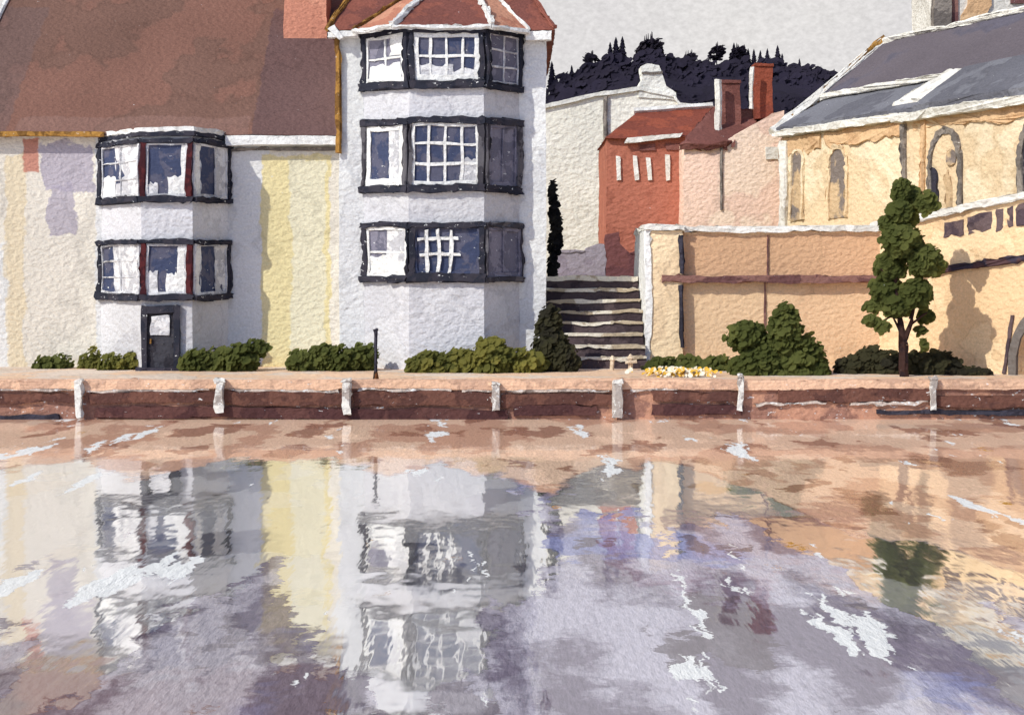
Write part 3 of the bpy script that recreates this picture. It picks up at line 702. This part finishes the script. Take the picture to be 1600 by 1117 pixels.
lancet(.75, 1.75, 6.0, 9.15, 0, 'grey_glass', 'stone')
lancet(3.5, 4.9, 6.0, 9.15, 0, 'grey_glass', 'stone')
fr, c, hw = lancet(10.9, 12.8, 4.6, 9.15, -.6, 'stone', 'pencil')
for (a0, a1, za, zb2, mat) in ((11.05, 11.5, 4.4, 7.7, 'dark_glass'), (11.9, 12.25, 5.2, 7.5, 'grey_glass')):
    mb = MB(); mb.prism([CH(a0, -.72, za), CH(a1, -.72, za), CH(a1, -.72, zb2 - .3), CH((a0 + a1) / 2, -.72, zb2), CH(a0, -.72, zb2 - .3)], W_ * .05); mb.build('light', mat, fr, L=.3, amp=.07, fine=.06)
mb = MB(); mb.prism([CH(12.25 + .28 * math.cos(t), -.72, 7.95 + .3 * math.sin(t)) for t in [6.283 * i / 8 for i in range(8)]], W_ * .05); mb.build('tracery', 'grey_glass', fr, L=.3, amp=.07, fine=.05)
lancet(15.8, 17.8, 4.6, 9.15, -.6, 'dark_glass', 'pencil')
for (u, wf, m) in ((0.0, 0, 'white_far'), (9.3, -.6, 'pencil'), (10.45, -.6, 'stone_dark')):
    mb = MB(); mb.prism([CH(u - .02, wf - .14, UPPER - .5), CH(u + (.5 if m == 'white_far' else .22), wf - .14, UPPER - .5), CH(u + (.5 if m == 'white_far' else .22), wf - .14, cez - .5), CH(u - .02, wf - .14, cez - .5)], W_ * .2); mb.build('buttress', m, church, L=.4, amp=.06, fine=.05)
# tower rising behind the nave
DT = 76.0
mb = MB(); mb.box(X(1466, DT), X(1640, DT), DT, DT + 5, UPPER, Z(-60, DT)); tw = mb.build('tower', 'white_far', church, L=.6)
mb = MB(); mb.box(X(1458, DT), X(1484, DT), DT - .3, DT + .3, UPPER, Z(-60, DT)); mb.build('buttress', 'pencil', tw, L=.4)
mb = MB(); mb.box(X(1484, DT), X(1496, DT), DT - .1, DT + .2, UPPER, Z(-60, DT)); mb.build('buttress', 'course', tw, L=.4)
mb = MB(); mb.prism([(X(a, DT), DT - .14, Z(b, DT)) for a, b in [(1498, 60), (1500, 22), (1512, 6), (1514, -30), (1548, -30), (1550, 10), (1540, 24), (1538, 60)]], (0, .2, 0)); mb.build('louvre', 'stone_dark', tw, L=.4, amp=.08)
mb = MB(); mb.box(X(1580, DT), X(1600, DT), DT - .14, DT + .1, Z(5, DT), Z(-60, DT)); mb.build('louvre', 'course', tw, L=.4, amp=.08)

# ------------------------------------------------------------------ retaining wall right of the steps
DW = 45.0
rw = thing('retaining_wall', (X(1200, DW), DW, GROUND), 'tan stone retaining wall with a maroon string course, right of the steps', 'wall')
wzt = Z(362, DW)
MB().box(X(1066, DW), X(1384, DW), DW, DW + 4, GROUND - .2, wzt).build('wall', 'tan', rw, L=.5)
px0 = X(1016, DW - .25)
MB().box(px0, X(1066, DW), DW - .22, DW + 3.6, GROUND - .2, wzt + .02).build('pier', 'tan_light', rw, L=.4)
MB().box(px0 - .16, px0 - .005, DW - .26, DW + 3.6, GROUND - .2, wzt + .02).build('pier_end', 'white', rw, L=.3, amp=.06, fine=.05)
mb = MB(); mb.box(px0 - .18, X(1070, DW), DW - .34, DW + 3.7, wzt + .02, wzt + .16); mb.box(X(1070, DW) + .005, X(1386, DW), DW - .14, DW + 1, wzt + .005, wzt + .14); mb.build('coping', 'white_far', rw, L=.3, amp=.05, fine=.05)
mb = MB(); mb.box(px0 + .3, X(1378, DW), DW - .32, DW + .05, Z(441, DW), Z(431, DW)); mb.build('string_course', 'course', rw, L=.3, amp=.05, fine=.05)
for (a, b) in ((542, 446), (428, 368)):
    mb = MB(); mb.bar((X(1064, DW), DW - .3, Z(a, DW)), (X(1063, DW), DW - .3, Z(b, DW)), .07); mb.build('drainpipe', 'iron', rw, L=.25, amp=.04, fine=.03)
for px, a, b in ((1198, 430, 366), (1194, 520, 440)):
    mb = MB(); mb.box(X(px, DW), X(px + 2, DW), DW - .05, DW + .02, Z(a, DW), Z(b, DW)); mb.build('joint', 'course', rw, L=.25)

# ------------------------------------------------------------------ bridge
BA = Vector((X(1374, 45), 45, 0)); BU = Vector((2.94, -4.0, 0)); BLn = BU.length; BU.normalize(); BN = Vector((BU.y, -BU.x, 0)); BI = -BN


def BP(s, o, z): return BA + BU * s * BLn + BN * o + Vector((0, 0, z))      # s = 0 at the wall, 1 at the frame's edge; o = towards the river


def btop(s): return 4.86 + .72 * min(s, 1.8)
def bstr(s): return 3.47 + .54 * min(s, 1.8)


bridge = thing('bridge', (BA.x, BA.y, GROUND), 'ochre stone bridge ramp with pierced parapet, climbing right from the tan wall', 'bridge')
S1 = 1.62
mb = MB()
a0, a1 = .93, 1.55
arc = [(a0 + (a1 - a0) * (1 - math.cos(t)) / 2, GROUND - .2 + 2.05 * math.sin(t) ** .8) for t in [math.pi * i / 12 for i in range(13)]]
outl = [(-.02, GROUND - .2)] + arc + [(S1, GROUND - .2), (S1, btop(S1)), (.8, btop(.8)), (.4, btop(.4)), (-.02, btop(0))]
mb.prism([BP(s, 0, z) for s, z in outl], BI * 2.6); mb.build('wall', 'bridge', bridge, L=.45)
mb = MB(); mb.prism([BP(a0 - .1, -.8, GROUND - .2), BP(a1 + .1, -.8, GROUND - .2), BP(a1 + .1, -.8, 3.2), BP(a0 - .1, -.8, 3.2)], BI * .2); mb.build('arch_shade', 'iron', bridge, L=.5)  # dark sheet standing in for the shade inside the arch
mb = MB(); arch_o = [(a0 - .05 + (a1 - a0 + .1) * (1 - math.cos(t)) / 2, GROUND - .2 + 2.3 * math.sin(t) ** .8) for t in [math.pi * i / 12 for i in range(13)]]
for k in range(12):
    mb.prism([BP(arch_o[k][0], .06, arch_o[k][1]), BP(arch_o[k + 1][0], .06, arch_o[k + 1][1]), BP(arc[k + 1][0], .06, arc[k + 1][1]), BP(arc[k][0], .06, arc[k][1])], BI * .1)
mb.build('arch_ring', 'pencil', bridge, L=.25, amp=.05)
mb = MB(); ss = [-.04, .3, .6, .9, 1.2, S1]
mb.prism([BP(s, .14, btop(s) + .0) for s in ss] + [BP(s, .14, btop(s) + .2) for s in ss[::-1]], BI * .6); mb.build('coping', 'white_far', bridge, L=.3, amp=.05, fine=.05)
mb = MB(); mb.prism([BP(s, .12, bstr(s) - .1) for s in ss[1:]] + [BP(s, .12, bstr(s) + .08) for s in ss[:0:-1]], BI * .2); mb.build('string_course', 'course_dark', bridge, L=.25, amp=.06, fine=.05)
for (s0, s1, h0, h1) in ((.47, .60, .20, .58), (.63, .78, .16, .62), (.81, .85, .12, .68), (.88, .915, .12, .68), (.94, 1.06, .1, .7), (1.1, 1.25, .1, .7), (1.3, 1.45, .1, .7)):
    mb = MB(); mb.prism([BP(s0, .03, btop(s0) - h1), BP(s1, .03, btop(s1) - h1), BP(s1, .03, btop(s1) - h0), BP(s0, .03, btop(s0) - h0)], BI * .05); mb.build('opening_shade', 'dark_mauve', bridge, L=.2, amp=.06, fine=.05)  # dark panels give the parapet openings their shade as colour
mb = MB(); mb.bar(BP(.92, .04, 2.5), BP(.86, .04, GROUND), .05); mb.build('drainpipe', 'dark_mauve', bridge, L=.25)

# ------------------------------------------------------------------ steps
sx0, sx1 = X(853, 45) + .03, px0 - .17
steps = thing('staircase', ((sx0 + sx1) / 2, 44.2, GROUND), 'broad dark steps with pale treads between tall white house and tan wall', 'steps')
NS = 8; rise = (UPPER - GROUND) / NS; run = .43; y0 = 44.1
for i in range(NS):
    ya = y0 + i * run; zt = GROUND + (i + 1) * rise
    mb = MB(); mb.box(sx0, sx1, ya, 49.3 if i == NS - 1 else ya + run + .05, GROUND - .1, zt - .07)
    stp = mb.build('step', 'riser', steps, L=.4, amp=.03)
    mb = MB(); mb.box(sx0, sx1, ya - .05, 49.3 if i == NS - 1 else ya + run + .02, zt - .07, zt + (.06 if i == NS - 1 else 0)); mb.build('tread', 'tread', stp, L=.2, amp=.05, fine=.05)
grp = 'pale stakes in front of the steps'
for k, (px, t, lab) in enumerate(((957, 556, 'short plain pale stake in front of the steps, left of the crossed one'), (986, 552, 'pale stake with a small crosspiece in front of the steps'))):
    d = 43.4; b = thing('stake', (X(px, d), d, GROUND), lab, 'stake', grp)
    mb = MB(); mb.bar((X(px, d), d, GROUND - .02), (X(px, d), d, Z(t + 6, d)), .07, w2=.06); mb.build('shaft', 'stake', b, L=.15, amp=.04)
    mb = MB(); mb.bar((X(px, d), d, Z(t + 7, d)), (X(px, d), d, Z(t, d)), .1, w2=.03); mb.build('tip', 'stake', b, L=0, amp=.04)
    if k: mb = MB(); mb.bar((X(px - 8, d), d - .08, Z(565, d)), (X(px + 9, d), d - .08, Z(564, d)), .045); mb.build('crosspiece', 'stake', b, L=.15, amp=.04)

# ------------------------------------------------------------------ quay
quay = thing('quay_wall', (0, QY, 0), 'long low pink-brown quay wall with dark timber walings along the water', 'quay wall')
MB().box(-80, 80, QY, QY + .34, -.6, GROUND - .16).build('wall', 'quay', quay, L=1.2)
MB().box(-80, 80, QY - .1, QY + .5, GROUND - .158, GROUND + .03).build('coping', 'coping', quay, L=.6, amp=.05, fine=.03)
for (a, b, z0, z1, m) in ((-40, 122, .40, .60, 'waling'), (140, 338, .42, .66, 'waling'), (352, 534, .38, .68, 'waling'), (552, 772, .34, .66, 'waling'), (782, 960, .36, .64, 'waling'), (1020, 1152, .44, .66, 'waling'), (1215, 1452, .44, .74, 'waling'), (1462, 1720, .3, .55, 'waling'),
                          (-40, 95, -.04, .1, 'iron'), (148, 560, .04, .3, 'waling_dark'), (540, 790, -.1, .24, 'waling_dark'), (800, 930, .1, .34, 'waling_dark'), (1018, 1160, .1, .34, 'waling_dark'), (1370, 1720, .12, .2, 'iron')):
    y = QY - .08; mb = MB(); mb.box(X(a, y), X(b, y), y - .02, QY + .02, z0, z1); mb.build('waling', m, quay, L=.3, amp=.07, fine=.04)
for (a, b) in ((-30, 118), (136, 330), (356, 530), (560, 705), (720, 770), (790, 950), (985, 1060), (1180, 1290), (1330, 1450), (1480, 1640)):
    y = QY - .06; mb = MB(); mb.box(X(a, y), X(b, y), y - .03, QY + .02, .70 if a < 1100 else .36, .745 if a < 1100 else .42); mb.build('ledge', 'ledge', quay, L=.2, amp=.06, fine=.05)
pg = 'white posts along the quay wall'
posts = [(125, 1.02, .18, .17), (344, 1.0, .30, .22), (541, 1.05, .28, .22), (775, .98, .36, .18), (966, 1.02, .16, .24), (1156, 1.12, .36, .14), (1458, 1.05, .35, .16)]
labs = ['thin worn white quay post near the left edge, in front of the cream wall', 'stout white quay post in front of the low hedge right of the black door', 'white quay post just left of the thin black pole', 'white quay post below the green hedge of the tall house', 'widest white quay post, below the flight of steps', 'white quay post below the big olive bush', 'white quay post below the dark shrubs beside the bridge']
for (px, zt, zb_, w), lab in zip(posts, labs):
    w *= .85
    y = QY - .11 - w / 2; p = thing('mooring_post', (X(px, y), y, 0), lab, 'post', pg)
    mb = MB(); mb.box(X(px, y) - w / 2, X(px, y) + w / 2, y - w / 2, y + w / 2, zb_ - .12, zt - .1); mb.build('shaft', 'post', p, L=.15, amp=.06, fine=.05)
    mb = MB(); mb.box(X(px, y) - w * .62, X(px, y) + w * .62, y - w * .62, y + w * .62, zt - .1, zt - .03); mb.build('cap', 'post', p, L=.15, amp=.05, fine=.05)
ip = thing('iron_pole', (X(588, 39.4), 39.4, GROUND), 'thin black iron pole with a rusty foot, before the tall white house', 'pole')
mb = MB(); d = 39.4; mb.bar((X(588, d), d, GROUND - .02), (X(588, d), d, Z(516, d)), .04); mb.build('shaft', 'iron', ip, L=.15, amp=.04, fine=.03)
mb = MB(); mb.bar((X(588, d), d, GROUND - .02), (X(588, d), d, GROUND + .22), .09, w2=.05); mb.build('foot', 'rust', ip, L=.1, amp=.04)
mb = MB(); mb.bar((X(585, d), d, Z(518, d)), (X(591, d), d, Z(515, d)), .045); mb.build('knob', 'iron', ip, L=.1, amp=.04)

# ------------------------------------------------------------------ planting


def core(mb, c, r, rnd, mi=0):
    res = bmesh.ops.create_icosphere(mb.bm, subdivisions=2, radius=1.0)
    for v in res['verts']:
        n = v.co.normalized(); k = .86 + .22 * noise.noise(n * 2.1 + c)
        v.co = c + Vector((n.x * r[0] * k, n.y * r[1] * k, n.z * r[2] * k))


def foliage(parent, blobs, mat, n, ls, seed, name='foliage'):
    """blobs: (centre, radii); leaf-sized faces over and through each blob, denser outside"""
    rnd = random.Random(seed); mb = MB()
    tot = sum(b[1][0] * b[1][2] for b in blobs)
    for c, r in blobs:
        c = Vector(c); core(mb, c, [q * .66 for q in r], rnd)
        for _ in range(int(2.6 * n * r[0] * r[2] / tot) + 12):
            th = rnd.uniform(0, 6.283); zc = rnd.uniform(-1, 1); s = math.sqrt(1 - zc * zc)
            d = Vector((s * math.cos(th), s * math.sin(th), zc)); k = .62 + .42 * rnd.random() ** .8 + .22 * noise.noise(d * 3.0 + c * 3)
            q = c + Vector((d.x * r[0], d.y * r[1], d.z * r[2])) * k
            if q.z < GROUND + .02: q.z = GROUND + .02 + rnd.random() * .08
            leaf(mb, q, d, ls * rnd.choice((.3, .4, .5, .6, .6, .75, 1.0, 1.3)), rnd, n=7)
    return mb.build(name, mat, parent, L=0, amp=0, recalc=False)


def plant(name, label, cat, d, pxs, mat, n, ls=.1, seed=1, group=None, stems=True):
    """pxs: (left, right, top, bottom) extents in the photo of each leafy mass, at distance d"""
    cx = sum((a + b) / 2 for a, b, _, _ in pxs) / len(pxs)
    t = thing(name, (X(cx, d), d, GROUND), label, cat, group)
    blobs = []
    for i, (a, b, tp_, bt) in enumerate(pxs):
        if bt > 560: bt += 16
        a -= 4; b += 4
        zc = (Z(tp_, d) + Z(bt, d)) / 2; rx, rz_ = (X(b, d) - X(a, d)) / 2, (Z(tp_, d) - Z(bt, d)) / 2
        blobs.append(((X((a + b) / 2, d), d + .15 * math.sin(i * 2.3), zc), (rx, max(.22, min(rx, .8) * .8), rz_)))
    foliage(t, blobs, mat, n, ls, seed)
    if stems and cat == 'bush':
        mb = MB()
        for c, r in blobs[:4]: mb.bar((c[0], c[1], GROUND - .02), c, .03, w2=.015, sides=5)
        mb.build('stem', 'trunk', t, L=.2, amp=.03)
    return t


hg = 'low plants along the foot of the cream house'
plant('shrub', 'small dark green plant at the foot of the cream wall, farthest left', 'shrub', 44.2, [(55, 82, 556, 574), (78, 108, 552, 572)], 'leaf', 170, .085, 1, hg)
plant('shrub', 'upright bright green sprig between the low plants left of the black door', 'shrub', 44.2, [(136, 152, 541, 572), (124, 136, 552, 566)], 'leaf_bright', 120, .08, 2, hg)
plant('shrub', 'low yellow-green clump just left of the black door', 'shrub', 43.6, [(156, 196, 552, 571), (192, 216, 549, 567)], 'leaf_bright', 180, .08, 3, hg)
plant('hedge', 'low olive hedge just right of the black door', 'hedge', 43.2, [(283, 330, 546, 576), (315, 370, 543, 577), (350, 400, 536, 572), (386, 415, 531, 556)], 'leaf', 620, .1, 4, 'low hedges along the terrace')
plant('hedge', 'ragged low hedge at the join of the two white houses', 'hedge', 43.2, [(452, 492, 546, 570), (480, 530, 540, 570), (520, 556, 539, 568), (550, 585, 536, 566)], 'leaf', 560, .1, 5, 'low hedges along the terrace')
plant('hedge', 'longest bright olive hedge under the bay of the tall white house', 'hedge', 42.6, [(640, 700, 549, 578), (680, 750, 546, 577), (735, 800, 536, 577), (748, 786, 527, 552), (785, 850, 545, 576), (640, 672, 556, 582)], 'leaf_bright', 1150, .1, 6, 'low hedges along the terrace')
plant('bush', 'dark bush at the left foot of the steps beside the tall white house', 'bush', 43.0, [(836, 888, 510, 576), (842, 874, 480, 530), (860, 900, 535, 578)], 'leaf_dark', 760, .1, 7)
plant('hedge', 'low green hedge along the tan wall, between the steps and the big bush', 'hedge', 43.6, [(1008, 1060, 559, 584), (1045, 1105, 556, 584), (1095, 1150, 555, 584)], 'leaf', 620, .1, 8, 'low hedges along the terrace')
plant('bush', 'big olive bush with a tall leaning top, in front of the tan wall', 'bush', 41.5, [(1138, 1186, 502, 548), (1170, 1192, 504, 530), (1204, 1246, 472, 560), (1160, 1230, 520, 598), (1215, 1286, 522, 598), (1145, 1200, 545, 590), (1180, 1262, 560, 602), (1240, 1290, 556, 592)], 'leaf', 2300, .1, 9)
plant('bush', 'dark low shrub left of the tree trunk by the tan wall', 'bush', 42.0, [(1308, 1350, 557, 582), (1338, 1388, 542, 584), (1370, 1412, 548, 586)], 'leaf_dark', 640, .1, 10, 'dark shrubs by the tree')
plant('bush', 'dark spreading shrub right of the tree trunk, below the bridge ramp', 'bush', 41.6, [(1410, 1460, 550, 590), (1445, 1498, 549, 590), (1480, 1540, 573, 600), (1460, 1500, 570, 600)], 'leaf_dark', 760, .1, 11, 'dark shrubs by the tree')

# slender dark cypress squeezed against the tall house
cy = thing('cypress', (X(865, 49.6), 49.6, UPPER), 'slender black-green climber column beside the right edge of the tall white house', 'tree')
dd = 49.6
bl = []
for (a, b, t, bt) in ((857, 868, 280, 320), (858, 872, 308, 350), (860, 877, 330, 375), (857, 876, 360, 405), (856, 870, 395, 436)):
    bl.append(((X((a + b) / 2, dd), dd, (Z(t, dd) + Z(bt, dd)) / 2), ((X(b, dd) - X(a, dd)) / 2, .3, (Z(t, dd) - Z(bt, dd)) / 2)))
foliage(cy, bl, 'leaf_black', 420, .09, 21, 'crown')
MB().bar((X(864, dd), dd, UPPER - .1), (X(864, dd), dd, Z(300, dd)), .05).build('trunk', 'trunk', cy, L=.3)

# tree in front of the bridge
td = 40.7
tr = thing('tree', (X(1412, td), td, GROUND), 'slender olive-green tree with a dark forked trunk in front of the tan wall', 'tree')
mb = MB(); tpnts = [(1413, 588, .13), (1411, 540, .12), (1408, 512, .09), (1404, 488, .06), (1400, 440, .05), (1405, 360, .03)]
for (a, y, r), (a2, y2, r2) in zip(tpnts, tpnts[1:]): mb.bar((X(a, td), td, Z(y, td)), (X(a2, td), td, Z(y2, td)), r, w2=r2, sides=8)
tk = mb.build('trunk', 'trunk', tr, L=.2, amp=.03)
mb = MB()
for (a, y, a2, y2, r) in ((1411, 535, 1424, 500, .08), (1424, 500, 1434, 440, .06), (1412, 528, 1392, 492, .04), (1420, 510, 1448, 488, .035), (1404, 488, 1372, 505, .03), (1402, 440, 1375, 420, .03), (1405, 400, 1440, 395, .03)):
    mb.bar((X(a, td), td, Z(y, td)), (X(a2, td), td - .1, Z(y2, td)), r, w2=r * .6, sides=6)
mb.build('limb', 'trunk', tr, L=.2, amp=.03)
cr = [(1394, 1420, 280, 316), (1410, 1446, 290, 330), (1384, 1420, 312, 350), (1430, 1460, 302, 334), (1408, 1440, 326, 352), (1374, 1400, 338, 362), (1374, 1430, 352, 400), (1408, 1446, 360, 410), (1370, 1416, 392, 440), (1412, 1466, 385, 432), (1440, 1478, 402, 432), (1364, 1412, 432, 474), (1402, 1450, 436, 482), (1376, 1420, 462, 494), (1354, 1384, 470, 488), (1348, 1370, 492, 508), (1366, 1386, 500, 518), (1438, 1462, 482, 504), (1432, 1448, 510, 522), (1432, 1442, 528, 546)]
bl = [((X((a + b) / 2, td), td + .35 * math.sin(i * 1.9), (Z(t, td) + Z(b2, td)) / 2), ((X(b, td) - X(a, td)) / 2, min(.6, (X(b, td) - X(a, td)) / 2), (Z(t, td) - Z(b2, td)) / 2)) for i, (a, b, t, b2) in enumerate(cr)]
foliage(tr, bl, 'leaf', 2400, .095, 33, 'crown')

# yellow flowers under the wall
rnd = random.Random(5); mb = MB()
for _ in range(240):
    px = rnd.gauss(1062, 26); d = rnd.uniform(40.2, 41.6)
    leaf(mb, Vector((X(px, d), d, GROUND + rnd.uniform(.03, .2))), Vector((0, -.6, .6)), rnd.uniform(.03, .075), rnd)
struct(mb.build('flowers', 'flower', L=0, amp=0, recalc=False), 'stuff')

# ------------------------------------------------------------------ light and camera
AZ, EL = math.radians(47), math.radians(36)         # sun left of the facades' normal, height
to_sun = Vector((-math.sin(AZ) * math.cos(EL), -math.cos(AZ) * math.cos(EL), math.sin(EL)))
sl = bpy.data.lights.new('sun', 'SUN'); sl.energy = 3.2; sl.angle = math.radians(.5); sl.color = (1, .965, .87)
so = bpy.data.objects.new('sun', sl); COL.objects.link(so); so.rotation_euler = to_sun.to_track_quat('Z', 'Y').to_euler(); so.location = to_sun * 60

wd_ = bpy.data.worlds.new('World'); SC.world = wd_; wd_.use_nodes = True
nt = wd_.node_tree; bg = nt.nodes['Background']
sk = nt.nodes.new('ShaderNodeTexSky'); sk.sky_type = 'NISHITA'; sk.sun_disc = False; sk.ozone_density = 5.0; sk.sun_elevation = EL; sk.sun_rotation = math.atan2(to_sun.x, to_sun.y)
tint = nt.nodes.new('ShaderNodeMix'); tint.data_type = 'RGBA'; tint.blend_type = 'MULTIPLY'; tint.inputs[0].default_value = 1
tint.inputs[7].default_value = (1.01, .955, 1.03, 1)                    # tint added to take some green out, so shade turns violet
nt.links.new(sk.outputs[0], tint.inputs[6]); nt.links.new(tint.outputs[2], bg.inputs[0]); bg.inputs[1].default_value = .13

cam = bpy.data.cameras.new('camera'); cam.sensor_width = 36; cam.lens = 36 * F / 1600; cam.shift_y = -(558.5 - HY) / 1600; cam.clip_end = 3000; cam.clip_start = .1
co = bpy.data.objects.new('camera', cam); COL.objects.link(co); co.location = (0, 0, E); co.rotation_euler = (math.pi / 2, 0, 0); SC.camera = co

for o in bpy.data.objects:
    if '_o' in o: del o['_o']
vs = SC.view_settings; vs.view_transform = 'Standard'; vs.look = 'None'; vs.gamma = 1; vs.exposure = EXPOSURE
SC.cycles.max_bounces = 6
